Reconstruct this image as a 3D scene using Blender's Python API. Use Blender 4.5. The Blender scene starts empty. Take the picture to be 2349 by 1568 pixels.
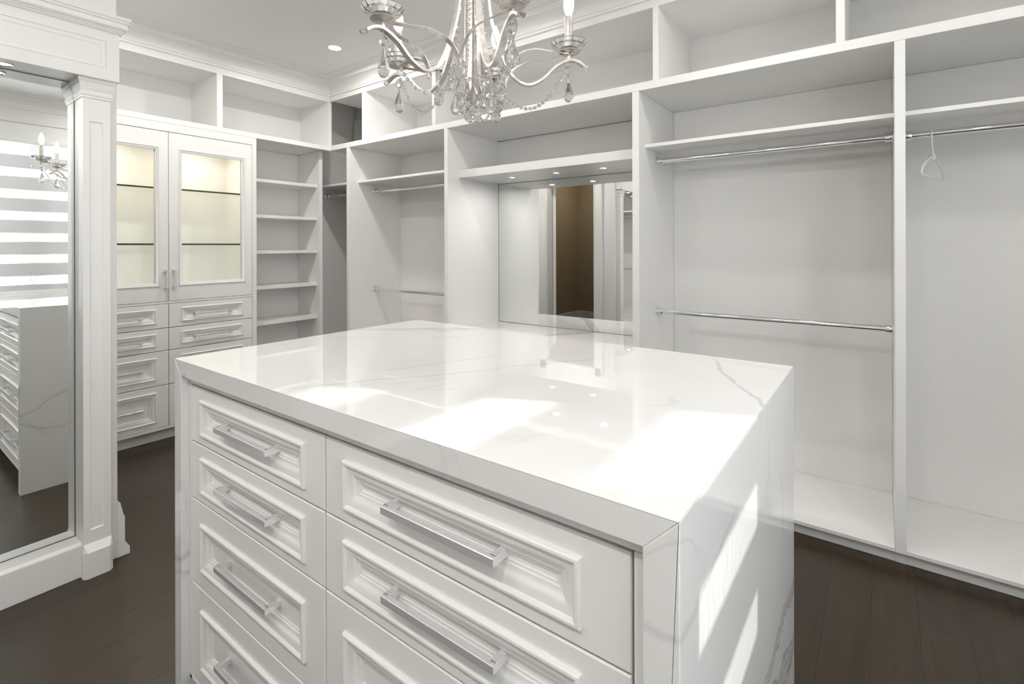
import bpy, bmesh, math, random
from mathutils import Vector, Matrix
random.seed(7)
sc = bpy.context.scene
COL = sc.collection
R = math.radians

# ------------------------------------------------------------------ camera
FPX, CXP, CYP, YAW, ROLL, CAMH = 1150.0, 1174.5, 563.8, 0.6359, -0.00233, 1.235
W_, H_ = 2349.0, 1568.0
cam_d = bpy.data.cameras.new('camera'); cam = bpy.data.objects.new('camera', cam_d); COL.objects.link(cam)
cam_d.sensor_fit = 'HORIZONTAL'; cam_d.sensor_width = 36.0
cam_d.lens = 36.0 * FPX / W_
cam_d.shift_x = 0.0
cam_d.shift_y = (CYP - H_ / 2) / W_
cam_d.clip_start = 0.02
fwd = Vector((-math.sin(YAW), math.cos(YAW), 0)); rgt0 = Vector((math.cos(YAW), math.sin(YAW), 0)); upz = Vector((0, 0, 1))
rgt = rgt0 * math.cos(ROLL) + upz * math.sin(ROLL)
upv = rgt.cross(fwd)
cam.matrix_world = Matrix(((rgt.x, upv.x, -fwd.x, 0), (rgt.y, upv.y, -fwd.y, 0), (rgt.z, upv.z, -fwd.z, CAMH), (0, 0, 0, 1)))
sc.camera = cam

# ------------------------------------------------------------------ world, sun, exposure
SKY = 7.0
world = bpy.data.worlds.new('sky'); sc.world = world; world.use_nodes = True
bg = world.node_tree.nodes['Background']
bg.inputs['Color'].default_value = (0.90, 0.955, 1.0, 1); bg.inputs['Strength'].default_value = SKY
SUN_DIR = Vector((-1.0, -0.43, -0.575)).normalized()
sun_d = bpy.data.lights.new('sun', 'SUN'); sun_d.energy = 8.0; sun_d.angle = R(0.55); sun_d.color = (1.0, 0.97, 0.92)
sun = bpy.data.objects.new('sun', sun_d); COL.objects.link(sun)
sun.rotation_euler = SUN_DIR.to_track_quat('-Z', 'Y').to_euler(); sun.location = (6, 4, 5)
BULB_W = 2.1
HALL_W = 5.0
DOWN_W = 6.5       # ceiling downlights
CAN_W = 0.9         # canopy downlights
CAB_W = 1.1         # warm cabinet lights
sc.view_settings.view_transform = 'Standard'
sc.view_settings.look = 'None'
sc.view_settings.gamma = 1.0
sc.view_settings.use_curve_mapping = False
sc.view_settings.exposure = 0.58
try:
    sc.cycles.max_bounces = 8; sc.cycles.diffuse_bounces = 5; sc.cycles.glossy_bounces = 4
    sc.cycles.transmission_bounces = 6; sc.cycles.transparent_max_bounces = 10
    sc.cycles.caustics_reflective = False; sc.cycles.caustics_refractive = False
    sc.cycles.sample_clamp_indirect = 6.0
    sc.cycles.adaptive_threshold = 0.06
except Exception:
    pass

# ------------------------------------------------------------------ materials
def mat_new(name):
    m = bpy.data.materials.new(name); m.use_nodes = True
    nt = m.node_tree
    return m, nt, nt.nodes['Principled BSDF']
def simple(name, col, rough=0.5, metal=0.0, spec=0.5, emit=None, es=0.0, coat=0.0):
    m, nt, b = mat_new(name)
    b.inputs['Base Color'].default_value = (*col, 1); b.inputs['Roughness'].default_value = rough
    b.inputs['Metallic'].default_value = metal; b.inputs['Specular IOR Level'].default_value = spec
    if coat: b.inputs['Coat Weight'].default_value = coat; b.inputs['Coat Roughness'].default_value = 0.1
    if emit: b.inputs['Emission Color'].default_value = (*emit, 1); b.inputs['Emission Strength'].default_value = es
    return m
def paint(name, col, rough=0.35, spec=0.4, amt=0.015, bump=0.0):
    m, nt, b = mat_new(name); N = nt.nodes; L = nt.links
    b.inputs['Roughness'].default_value = rough; b.inputs['Specular IOR Level'].default_value = spec
    tc = N.new('ShaderNodeTexCoord'); nz = N.new('ShaderNodeTexNoise'); nz.inputs['Scale'].default_value = 2.3; nz.inputs['Detail'].default_value = 3
    L.new(tc.outputs['Object'], nz.inputs['Vector'])
    mx = N.new('ShaderNodeMix'); mx.data_type = 'RGBA'
    mx.inputs['A'].default_value = (*[c * (1 - amt) for c in col], 1); mx.inputs['B'].default_value = (*[min(1, c * (1 + amt)) for c in col], 1)
    L.new(nz.outputs['Fac'], mx.inputs['Factor']); L.new(mx.outputs['Result'], b.inputs['Base Color'])
    if bump:
        n2 = N.new('ShaderNodeTexNoise'); n2.inputs['Scale'].default_value = 180; n2.inputs['Detail'].default_value = 2
        L.new(tc.outputs['Object'], n2.inputs['Vector'])
        bp = N.new('ShaderNodeBump'); bp.inputs['Strength'].default_value = bump; bp.inputs['Distance'].default_value = 0.002
        L.new(n2.outputs['Fac'], bp.inputs['Height']); L.new(bp.outputs['Normal'], b.inputs['Normal'])
    return m
M = {}
M['paint'] = paint('white_lacquer', (0.865, 0.86, 0.845), 0.32, 0.4)
M['panel'] = paint('white_melamine', (0.855, 0.85, 0.835), 0.42, 0.35)
M['wall'] = paint('wall_paint', (0.86, 0.855, 0.84), 0.7, 0.2, 0.01, 0.05)
M['ceil'] = paint('ceiling_paint', (0.90, 0.893, 0.88), 0.85, 0.15, 0.01)
M['hall'] = paint('hall_paint', (0.40, 0.335, 0.245), 0.8, 0.2, 0.02)
M['gap'] = simple('shadow_gap', (0.16, 0.13, 0.10), 0.8)  # dark brown puts shade into the drawer gaps; also colours the subfloor
M['chrome'] = simple('chrome', (0.86, 0.87, 0.88), 0.06, 1.0)
M['satin'] = simple('satin_chrome', (0.78, 0.79, 0.80), 0.16, 1.0)
M['nickel'] = simple('satin_nickel', (0.84, 0.85, 0.865), 0.24, 0.60)
M['mirror'] = simple('mirror_silver', (0.88, 0.90, 0.885), 0.0, 1.0)
M['mirror_edge'] = simple('mirror_edge', (0.10, 0.12, 0.11), 0.3)
M['plastic'] = simple('white_plastic', (0.82, 0.82, 0.82), 0.35)
M['led'] = simple('led_lens', (0.9, 0.9, 0.9), 0.4, emit=(1.0, 0.97, 0.93), es=14.0)
M['warmled'] = simple('warm_led_lens', (0.9, 0.9, 0.9), 0.4, emit=(1.0, 0.86, 0.62), es=8.0)
M['black'] = simple('dark_metal', (0.03, 0.03, 0.035), 0.4, 0.6)

def mat_bulb():
    m = bpy.data.materials.new('bulb_glass'); m.use_nodes = True; nt = m.node_tree; N = nt.nodes; L = nt.links
    N.remove(N['Principled BSDF'])
    t = N.new('ShaderNodeBsdfTransparent'); e = N.new('ShaderNodeEmission'); e.inputs['Color'].default_value = (1.0, 0.95, 0.87, 1); e.inputs['Strength'].default_value = 3.0
    mx = N.new('ShaderNodeMixShader'); mx.inputs['Fac'].default_value = 0.45
    L.new(t.outputs['BSDF'], mx.inputs[1]); L.new(e.outputs['Emission'], mx.inputs[2]); L.new(mx.outputs['Shader'], N['Material Output'].inputs['Surface'])
    return m
M['bulb'] = mat_bulb()
def mat_silver():
    m, nt, b = mat_new('aged_silver'); N = nt.nodes; L = nt.links
    b.inputs['Metallic'].default_value = 0.85; b.inputs['Roughness'].default_value = 0.36
    tc = N.new('ShaderNodeTexCoord'); nz = N.new('ShaderNodeTexNoise'); nz.inputs['Scale'].default_value = 60; nz.inputs['Detail'].default_value = 5
    L.new(tc.outputs['Object'], nz.inputs['Vector'])
    rp = N.new('ShaderNodeValToRGB'); rp.color_ramp.elements[0].position = 0.35; rp.color_ramp.elements[1].position = 0.7
    rp.color_ramp.elements[0].color = (0.55, 0.505, 0.47, 1); rp.color_ramp.elements[1].color = (0.74, 0.71, 0.685, 1)
    L.new(nz.outputs['Fac'], rp.inputs['Fac']); L.new(rp.outputs['Color'], b.inputs['Base Color'])
    return m
M['silver'] = mat_silver()
def mat_crystal():
    m = bpy.data.materials.new('crystal'); m.use_nodes = True; nt = m.node_tree; N = nt.nodes; L = nt.links
    N.remove(N['Principled BSDF'])
    g = N.new('ShaderNodeBsdfGlass'); g.inputs['IOR'].default_value = 1.52; g.inputs['Roughness'].default_value = 0.0
    g.inputs['Color'].default_value = (0.985, 0.99, 0.99, 1)
    tr_ = N.new('ShaderNodeBsdfTransparent'); mx = N.new('ShaderNodeMixShader'); mx.inputs['Fac'].default_value = 0.15
    L.new(g.outputs['BSDF'], mx.inputs[1]); L.new(tr_.outputs['BSDF'], mx.inputs[2])
    L.new(mx.outputs['Shader'], N['Material Output'].inputs['Surface'])
    return m
M['crystal'] = mat_crystal()
def mat_pane(name, tint, edge=False):
    m = bpy.data.materials.new(name); m.use_nodes = True; nt = m.node_tree; N = nt.nodes; L = nt.links
    N.remove(N['Principled BSDF'])
    t = N.new('ShaderNodeBsdfTransparent'); t.inputs['Color'].default_value = (*tint, 1)
    g = N.new('ShaderNodeBsdfGlossy'); g.inputs['Roughness'].default_value = 0.0; g.inputs['Color'].default_value = (0.95, 0.97, 0.96, 1)
    fr = N.new('ShaderNodeFresnel'); fr.inputs['IOR'].default_value = 1.5
    mx = N.new('ShaderNodeMixShader')
    ge = N.new('ShaderNodeNewGeometry'); k = N.new('ShaderNodeMath'); k.operation = 'SUBTRACT'; k.inputs[0].default_value = 1.0
    k2 = N.new('ShaderNodeMath'); k2.operation = 'MULTIPLY'
    L.new(ge.outputs['Backfacing'], k.inputs[1]); L.new(fr.outputs['Fac'], k2.inputs[0]); L.new(k.outputs[0], k2.inputs[1])
    L.new(k2.outputs[0], mx.inputs['Fac']); L.new(t.outputs['BSDF'], mx.inputs[1]); L.new(g.outputs['BSDF'], mx.inputs[2])
    L.new(mx.outputs['Shader'], N['Material Output'].inputs['Surface'])
    return m
M['pane'] = mat_pane('clear_glass', (0.988, 0.992, 0.988))
M['shelfglass'] = mat_pane('shelf_glass', (0.975, 0.988, 0.98))
M['glassedge'] = simple('green_glass_edge', (0.035, 0.065, 0.045), 0.25, spec=0.2)
def mat_fabric(name, col, trans, clear):
    m = bpy.data.materials.new(name); m.use_nodes = True; nt = m.node_tree; N = nt.nodes; L = nt.links
    N.remove(N['Principled BSDF'])
    d = N.new('ShaderNodeBsdfDiffuse'); d.inputs['Color'].default_value = (*col, 1)
    t = N.new('ShaderNodeBsdfTranslucent'); t.inputs['Color'].default_value = (*col, 1)
    c = N.new('ShaderNodeBsdfTransparent')
    tc = N.new('ShaderNodeTexCoord'); wv = N.new('ShaderNodeTexWave'); wv.bands_direction = 'Y'; wv.inputs['Scale'].default_value = 13.0
    wv.inputs['Distortion'].default_value = 3.0; wv.inputs['Detail'].default_value = 3.0
    L.new(tc.outputs['Object'], wv.inputs['Vector'])
    m1 = N.new('ShaderNodeMixShader'); m1.inputs['Fac'].default_value = trans
    L.new(d.outputs['BSDF'], m1.inputs[1]); L.new(t.outputs['BSDF'], m1.inputs[2])
    m2 = N.new('ShaderNodeMixShader')
    if clear > 0:
        mr = N.new('ShaderNodeMapRange'); mr.inputs['To Min'].default_value = clear - 0.10; mr.inputs['To Max'].default_value = clear + 0.06
        L.new(wv.outputs['Fac'], mr.inputs['Value']); L.new(mr.outputs['Result'], m2.inputs['Fac'])
    else:
        m2.inputs['Fac'].default_value = 0.0
    L.new(m1.outputs['Shader'], m2.inputs[1]); L.new(c.outputs['BSDF'], m2.inputs[2])
    L.new(m2.outputs['Shader'], N['Material Output'].inputs['Surface'])
    return m
M['solidband'] = mat_fabric('blind_solid_fabric', (0.86, 0.87, 0.88), 0.085, 0.0)
M['sheerband'] = mat_fabric('blind_sheer_fabric', (0.92, 0.93, 0.94), 0.30, 0.55)

def marble(name, veins, fine_scale=3.2, seed=0.0, fine=0.30, big=0.0):
    """white quartz: soft grey clouds, thin wandering veins, plus named long veins (plane normal n, offset c, half-width w, strength s)."""
    m, nt, b = mat_new(name); N = nt.nodes; L = nt.links
    b.inputs['Roughness'].default_value = 0.012; b.inputs['Specular IOR Level'].default_value = 0.5
    tc = N.new('ShaderNodeTexCoord')
    mp = N.new('ShaderNodeMapping'); mp.inputs['Location'].default_value = (seed, seed * 0.7, seed * 1.3)
    L.new(tc.outputs['Object'], mp.inputs['Vector'])
    def math_(op, a, bb=None, clamp=False):
        n = N.new('ShaderNodeMath'); n.operation = op; n.use_clamp = clamp
        for i, v in enumerate((a, bb)):
            if v is None: continue
            if isinstance(v, (int, float)): n.inputs[i].default_value = v
            else: L.new(v, n.inputs[i])
        return n.outputs[0]
    warp = N.new('ShaderNodeTexNoise'); warp.inputs['Scale'].default_value = 3.0; warp.inputs['Detail'].default_value = 6; warp.inputs['Roughness'].default_value = 0.62
    L.new(mp.outputs['Vector'], warp.inputs['Vector'])
    w2 = N.new('ShaderNodeTexNoise'); w2.inputs['Scale'].default_value = 14.0; w2.inputs['Detail'].default_value = 4
    L.new(mp.outputs['Vector'], w2.inputs['Vector'])
    # thin veins: ridge of a stretched noise
    mp2 = N.new('ShaderNodeMapping'); mp2.vector_type = 'TEXTURE'; mp2.inputs['Scale'].default_value = (2.4, 0.75, 1.3); mp2.inputs['Rotation'].default_value = (0.0, 0.15, R(58)); mp2.inputs['Location'].default_value = (seed * 2.1, 0.4, seed)
    L.new(tc.outputs['Object'], mp2.inputs['Vector'])
    n1 = N.new('ShaderNodeTexNoise'); n1.inputs['Scale'].default_value = fine_scale; n1.inputs['Detail'].default_value = 3; n1.inputs['Roughness'].default_value = 0.5; n1.inputs['Distortion'].default_value = 0.25
    L.new(mp2.outputs['Vector'], n1.inputs['Vector'])
    ridge = math_('ABSOLUTE', math_('SUBTRACT', n1.outputs['Fac'], 0.5))
    thin = math_('SUBTRACT', 1.0, math_('MULTIPLY', ridge, 120.0), True)
    patch = N.new('ShaderNodeTexNoise'); patch.inputs['Scale'].default_value = 2.1; patch.inputs['Detail'].default_value = 2
    L.new(mp.outputs['Vector'], patch.inputs['Vector'])
    gate = math_('MULTIPLY', math_('SUBTRACT', patch.outputs['Fac'], 0.47), 5.0, True)
    total = math_('MULTIPLY', math_('MULTIPLY', thin, gate), fine)
    soft = math_('MULTIPLY', math_('MULTIPLY', math_('SUBTRACT', 1.0, math_('MULTIPLY', ridge, 22.0), True), gate), fine * 0.16)
    total = math_('ADD', total, soft)
    sep = N.new('ShaderNodeSeparateXYZ'); L.new(tc.outputs['Object'], sep.inputs['Vector'])
    for (n, c, w, s, wob, lim) in veins:
        dot = math_('ADD', math_('ADD', math_('MULTIPLY', sep.outputs[0], n[0]), math_('MULTIPLY', sep.outputs[1], n[1])), math_('MULTIPLY', sep.outputs[2], n[2]))
        d = math_('SUBTRACT', dot, c)
        d = math_('ADD', d, math_('MULTIPLY', math_('SUBTRACT', warp.outputs['Fac'], 0.5), wob))
        d = math_('ADD', d, math_('MULTIPLY', math_('SUBTRACT', w2.outputs['Fac'], 0.5), wob * 0.22))
        a = math_('ABSOLUTE', d)
        if w < 0.009:
            v = math_('MULTIPLY', math_('SUBTRACT', 1.0, math_('MULTIPLY', a, 1.0 / (w * 1.6)), True), s)
        edge = math_('MULTIPLY', math_('SUBTRACT', 1.0, math_('MULTIPLY', math_('ABSOLUTE', math_('SUBTRACT', a, w)), 1.0 / (w * 0.32)), True), s)
        body = math_('MULTIPLY', math_('SUBTRACT', 1.0, math_('MULTIPLY', a, 1.0 / (w * 1.2)), True), s * 0.6)
        if w >= 0.009: v = math_('ADD', edge, body)
        if lim:   # (normal, lo, hi, fade): only between lo and hi along a direction
            ln, lo, hi, fd = lim
            q = math_('ADD', math_('ADD', math_('MULTIPLY', sep.outputs[0], ln[0]), math_('MULTIPLY', sep.outputs[1], ln[1])), math_('MULTIPLY', sep.outputs[2], ln[2]))
            g1 = math_('MULTIPLY', math_('SUBTRACT', q, lo), 1.0 / fd, True); g2 = math_('MULTIPLY', math_('SUBTRACT', hi, q), 1.0 / fd, True)
            v = math_('MULTIPLY', v, math_('MULTIPLY', g1, g2))
        total = math_('ADD', total, v)
    cloud = math_('MULTIPLY', math_('SUBTRACT', warp.outputs['Fac'], 0.56), 0.22, True)
    total = math_('ADD', total, cloud, True)
    mx = N.new('ShaderNodeMix'); mx.data_type = 'RGBA'
    mx.inputs['A'].default_value = (0.815, 0.813, 0.805, 1); mx.inputs['B'].default_value = (0.34, 0.35, 0.36, 1)
    L.new(total, mx.inputs['Factor']); L.new(mx.outputs['Result'], b.inputs['Base Color'])
    return m

def mat_planks():
    m, nt, b = mat_new('espresso_oak'); N = nt.nodes; L = nt.links
    b.inputs['Specular IOR Level'].default_value = 0.45
    oi = N.new('ShaderNodeObjectInfo'); geo = N.new('ShaderNodeNewGeometry')
    mp = N.new('ShaderNodeMapping'); mp.inputs['Scale'].default_value = (60, 2.2, 1)
    ad = N.new('ShaderNodeVectorMath'); ad.operation = 'ADD'
    cb = N.new('ShaderNodeCombineXYZ'); ml = N.new('ShaderNodeMath'); ml.operation = 'MULTIPLY'; ml.inputs[1].default_value = 37.0
    L.new(oi.outputs['Random'], ml.inputs[0]); L.new(ml.outputs[0], cb.inputs['Z']); L.new(ml.outputs[0], cb.inputs['Y'])
    L.new(geo.outputs['Position'], mp.inputs['Vector']); L.new(mp.outputs['Vector'], ad.inputs[0]); L.new(cb.outputs['Vector'], ad.inputs[1])
    nz = N.new('ShaderNodeTexNoise'); nz.inputs['Scale'].default_value = 1.0; nz.inputs['Detail'].default_value = 6; nz.inputs['Roughness'].default_value = 0.6
    L.new(ad.outputs['Vector'], nz.inputs['Vector'])
    rp = N.new('ShaderNodeValToRGB'); rp.color_ramp.elements[0].position = 0.3; rp.color_ramp.elements[1].position = 0.75
    rp.color_ramp.elements[0].color = (0.029, 0.0205, 0.0118, 1); rp.color_ramp.elements[1].color = (0.052, 0.037, 0.0215, 1)
    L.new(nz.outputs['Fac'], rp.inputs['Fac'])
    hs = N.new('ShaderNodeHueSaturation'); mr = N.new('ShaderNodeMapRange'); mr.inputs['To Min'].default_value = 0.92; mr.inputs['To Max'].default_value = 1.08
    L.new(oi.outputs['Random'], mr.inputs['Value']); L.new(mr.outputs['Result'], hs.inputs['Value']); L.new(rp.outputs['Color'], hs.inputs['Color'])
    L.new(hs.outputs['Color'], b.inputs['Base Color'])
    r2 = N.new('ShaderNodeMapRange'); r2.inputs['To Min'].default_value = 0.30; r2.inputs['To Max'].default_value = 0.42
    L.new(nz.outputs['Fac'], r2.inputs['Value']); L.new(r2.outputs['Result'], b.inputs['Roughness'])
    bp = N.new('ShaderNodeBump'); bp.inputs['Strength'].default_value = 0.12; bp.inputs['Distance'].default_value = 0.001
    L.new(nz.outputs['Fac'], bp.inputs['Height']); L.new(bp.outputs['Normal'], b.inputs['Normal'])
    return m
M['plank'] = mat_planks()

# ------------------------------------------------------------------ mesh helpers
WL = {}     # world location of every parent
class MB:
    def __init__(s): s.v = []; s.f = []
    def add(s, vs, fs):
        o = len(s.v); s.v += [tuple(p) for p in vs]; s.f += [tuple(i + o for i in f) for f in fs]; return s
    def box(s, x0, x1, y0, y1, z0, z1, c=0.0):
        if x0 > x1: x0, x1 = x1, x0
        if y0 > y1: y0, y1 = y1, y0
        if z0 > z1: z0, z1 = z1, z0
        c = min(c, (x1 - x0) * .3, (y1 - y0) * .3, (z1 - z0) * .3)
        if c <= 0:
            vs = [(x, y, z) for x in (x0, x1) for y in (y0, y1) for z in (z0, z1)]
            return s.add(vs, [(0, 1, 3, 2), (4, 6, 7, 5), (0, 4, 5, 1), (2, 3, 7, 6), (0, 2, 6, 4), (1, 5, 7, 3)])
        X = (x0, x1); Y = (y0, y1); Z = (z0, z1); vs = []; ix = {}
        for i in (0, 1):
            for j in (0, 1):
                for k in (0, 1):
                    dx = c if i == 0 else -c; dy = c if j == 0 else -c; dz = c if k == 0 else -c
                    ix[i, j, k, 'x'] = len(vs); vs.append((X[i], Y[j] + dy, Z[k] + dz))
                    ix[i, j, k, 'y'] = len(vs); vs.append((X[i] + dx, Y[j], Z[k] + dz))
                    ix[i, j, k, 'z'] = len(vs); vs.append((X[i] + dx, Y[j] + dy, Z[k]))
        fs = []
        for i in (0, 1): fs.append(tuple(ix[i, j, k, 'x'] for j, k in ((0, 0), (1, 0), (1, 1), (0, 1))))
        for j in (0, 1): fs.append(tuple(ix[i, j, k, 'y'] for i, k in ((0, 0), (1, 0), (1, 1), (0, 1))))
        for k in (0, 1): fs.append(tuple(ix[i, j, k, 'z'] for i, j in ((0, 0), (1, 0), (1, 1), (0, 1))))
        for i in (0, 1):
            for j in (0, 1): fs.append((ix[i, j, 0, 'x'], ix[i, j, 0, 'y'], ix[i, j, 1, 'y'], ix[i, j, 1, 'x']))
            for k in (0, 1): fs.append((ix[i, 0, k, 'x'], ix[i, 0, k, 'z'], ix[i, 1, k, 'z'], ix[i, 1, k, 'x']))
        for j in (0, 1):
            for k in (0, 1): fs.append((ix[0, j, k, 'y'], ix[0, j, k, 'z'], ix[1, j, k, 'z'], ix[1, j, k, 'y']))
        for key in ((i, j, k) for i in (0, 1) for j in (0, 1) for k in (0, 1)):
            fs.append((ix[(*key, 'x')], ix[(*key, 'y')], ix[(*key, 'z')]))
        return s.add(vs, fs)
    def lathe(s, prof, cen=(0, 0, 0), axis=(0, 0, 1), n=16, flat=1.0, caps=True):
        ax = Vector(axis).normalized(); u = ax.orthogonal().normalized(); w = ax.cross(u); cen = Vector(cen); vs = []; fs = []
        for (r, h) in prof:
            for k in range(n):
                a = 2 * math.pi * k / n
                vs.append(cen + ax * h + u * (r * math.cos(a)) + w * (r * flat * math.sin(a)))
        for i in range(len(prof) - 1):
            for k in range(n):
                fs.append((i * n + k, i * n + (k + 1) % n, (i + 1) * n + (k + 1) % n, (i + 1) * n + k))
        if caps:
            fs.append(tuple(range(n - 1, -1, -1))); fs.append(tuple((len(prof) - 1) * n + k for k in range(n)))
        return s.add(vs, fs)
    def tube(s, pts, r, n=8, caps=True):
        pts = [Vector(p) for p in pts]; vs = []; fs = []; m = len(pts)
        t0 = (pts[1] - pts[0]).normalized(); u = t0.orthogonal().normalized()
        for i, p in enumerate(pts):
            t = (pts[min(i + 1, m - 1)] - pts[max(i - 1, 0)]).normalized()
            u = (u - t * u.dot(t)).normalized(); w = t.cross(u)
            for k in range(n):
                a = 2 * math.pi * k / n; vs.append(p + u * r * math.cos(a) + w * r * math.sin(a))
        for i in range(m - 1):
            for k in range(n): fs.append((i * n + k, i * n + (k + 1) % n, (i + 1) * n + (k + 1) % n, (i + 1) * n + k))
        if caps: fs.append(tuple(range(n - 1, -1, -1))); fs.append(tuple((m - 1) * n + k for k in range(n)))
        return s.add(vs, fs)
    def strap(s, pts, wdir, w, t):
        """flat bar: wdir(i) gives the width direction at point i"""
        pts = [Vector(p) for p in pts]; m = len(pts); vs = []; fs = []
        for i, p in enumerate(pts):
            tg = (pts[min(i + 1, m - 1)] - pts[max(i - 1, 0)]).normalized()
            a = wdir(i).normalized(); a = (a - tg * a.dot(tg)).normalized(); nn = tg.cross(a)
            for sa, sn in ((1, 1), (-1, 1), (-1, -1), (1, -1)): vs.append(p + a * (w / 2 * sa) + nn * (t / 2 * sn))
        for i in range(m - 1):
            for k in range(4): fs.append((i * 4 + k, i * 4 + (k + 1) % 4, (i + 1) * 4 + (k + 1) % 4, (i + 1) * 4 + k))
        fs.append((3, 2, 1, 0)); fs.append(tuple((m - 1) * 4 + k for k in range(4)))
        return s.add(vs, fs)
    def rings(s, rect, prof, mp, cap=False):
        """rectangular moulding: profile (inset, height) swept round a rectangle with mitred corners"""
        a0, a1, b0, b1 = rect; vs = []; fs = []
        for (u, w) in prof:
            for (a, b) in ((a0 + u, b0 + u), (a1 - u, b0 + u), (a1 - u, b1 - u), (a0 + u, b1 - u)): vs.append(mp(a, b, w))
        for i in range(len(prof) - 1):
            for k in range(4): fs.append((i * 4 + k, i * 4 + (k + 1) % 4, (i + 1) * 4 + (k + 1) % 4, (i + 1) * 4 + k))
        if cap: fs.append(tuple((len(prof) - 1) * 4 + k for k in range(4)))
        return s.add(vs, fs)
    def sweep(s, prof, A, B, out, mA=0.0, mB=0.0):
        """moulding along A-B on a wall: profile (p, z), p along out; mA/mB shift the ends by m*p (mitres)"""
        A = Vector(A); B = Vector(B); o = Vector(out); d = (B - A).normalized(); vs = []; fs = []; n = len(prof)
        for (p, z) in prof: q = A + d * (mA * p) + o * p; vs.append((q.x, q.y, z))
        for (p, z) in prof: q = B + d * (mB * p) + o * p; vs.append((q.x, q.y, z))
        for i in range(n - 1): fs.append((i, i + 1, n + i + 1, n + i))
        fs.append((0, n, 2 * n - 1, n - 1)); fs.append(tuple(range(n - 1, -1, -1))); fs.append(tuple(range(n, 2 * n)))
        return s.add(vs, fs)
    def build(s, name, mat, parent=None, smooth=None, loc=None, fix=True):
        off = Vector(WL[parent]) if parent is not None else Vector(loc or (0, 0, 0))
        me = bpy.data.meshes.new(name)
        me.from_pydata([tuple(Vector(p) - off) for p in s.v], [], s.f)
        if fix:
            bm = bmesh.new(); bm.from_mesh(me); bmesh.ops.recalc_face_normals(bm, faces=bm.faces); bm.to_mesh(me); bm.free()
        me.materials.append(M[mat] if isinstance(mat, str) else mat)
        if smooth:
            me.polygons.foreach_set('use_smooth', [True] * len(me.polygons)); me.set_sharp_from_angle(angle=R(smooth))
        o = bpy.data.objects.new(name, me); COL.objects.link(o)
        if parent is not None: o.parent = parent
        else: o.location = off
        WL[o] = tuple(off)
        return o
def bx(name, b, mat, parent=None, c=0.0012, loc=None): return MB().box(*b, c).build(name, mat, parent, loc=loc)
def tag(o, label=None, cat=None, group=None, kind=None):
    if label: o['label'] = label
    if cat: o['category'] = cat
    if group: o['group'] = group
    if kind: o['kind'] = kind
    return o
def thing(name, loc, label, cat, group=None):
    o = bpy.data.objects.new(name, None); COL.objects.link(o); o.location = loc; o.empty_display_size = 0.05; WL[o] = tuple(loc)
    return tag(o, label, cat, group)
def struct(o, label=None): return tag(o, label, kind='structure')
def inst(name, src, parent, loc, rot=(0, 0, 0), scale=(1, 1, 1)):
    o = bpy.data.objects.new(name, src.data); COL.objects.link(o); o.parent = parent; o.rotation_euler = rot; o.scale = scale
    base = Vector(WL[parent]) if parent is not None else Vector((0, 0, 0))
    o.location = Vector(loc) - base; WL[o] = tuple(loc)
    return o

# ------------------------------------------------------------------ key dimensions
XF, YF = -3.65, 2.43            # face planes of the left units and of the back (hanging) units
XW, YW = -4.075, 2.957          # room wall faces behind them
XR, YN = 1.16, -1.62            # window wall, wall behind the camera
ZC = 2.586                      # ceiling
ZB0, ZB1 = 2.020, 2.060         # board under the upper cubbies
ZO = 2.4165                     # top of the cubby openings
XP, YP = -2.45, 0.671           # pier wall face and its end

# ------------------------------------------------------------------ setting
fl = struct(bx('floor', (-4.3, 1.4, -2.9, 3.15, -0.08, -0.018), 'gap', c=0), 'dark stained oak plank floor')
pw, x = 0.1265, -4.08
unit = MB().box(0, 1, 0, 1, -1, 0, 0).build('floor_plank_unit', 'plank', fl); bpy.data.objects.remove(unit)
unit_me = bpy.data.meshes['floor_plank_unit']
i = 0
while x < 1.16:
    y = -2.85 + random.uniform(-0.9, 0.0)
    while y < 2.55:
        ln = random.uniform(0.9, 1.9); y1 = min(y + ln, 2.56); y0 = max(y, -2.88)
        if y1 - y0 > 0.05 and not (x < -3.85 and y1 < 2.6 and y0 > 0.75):
            o = bpy.data.objects.new('floor_plank', unit_me); COL.objects.link(o); o.parent = fl
            o.location = (x, y0, -0.00005 - random.uniform(0, 0.00005)); o.scale = (pw - 0.0004, (y1 - y0) - 0.0004, 0.0175)
        y = y + ln
    x += pw
struct(bx('ceiling', (-4.3, 1.4, -2.9, 3.15, ZC, ZC + 0.1), 'ceil', c=0), 'flat pale grey ceiling')
struct(bx('wall_left', (XW - 0.1, XW, 0.55, 3.1, 0, ZC), 'wall', c=0), 'white wall behind the display cabinet')
struct(bx('wall_back', (XW - 0.1, 1.4, 2.996, 3.1, 0, ZC), 'wall', c=0), 'white wall behind the hanging bays')
struct(bx('wall_front', (-2.6, 1.4, YN - 0.1, YN, 0, ZC), 'wall', c=0), 'white wall behind the rear hanging bays')
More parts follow.
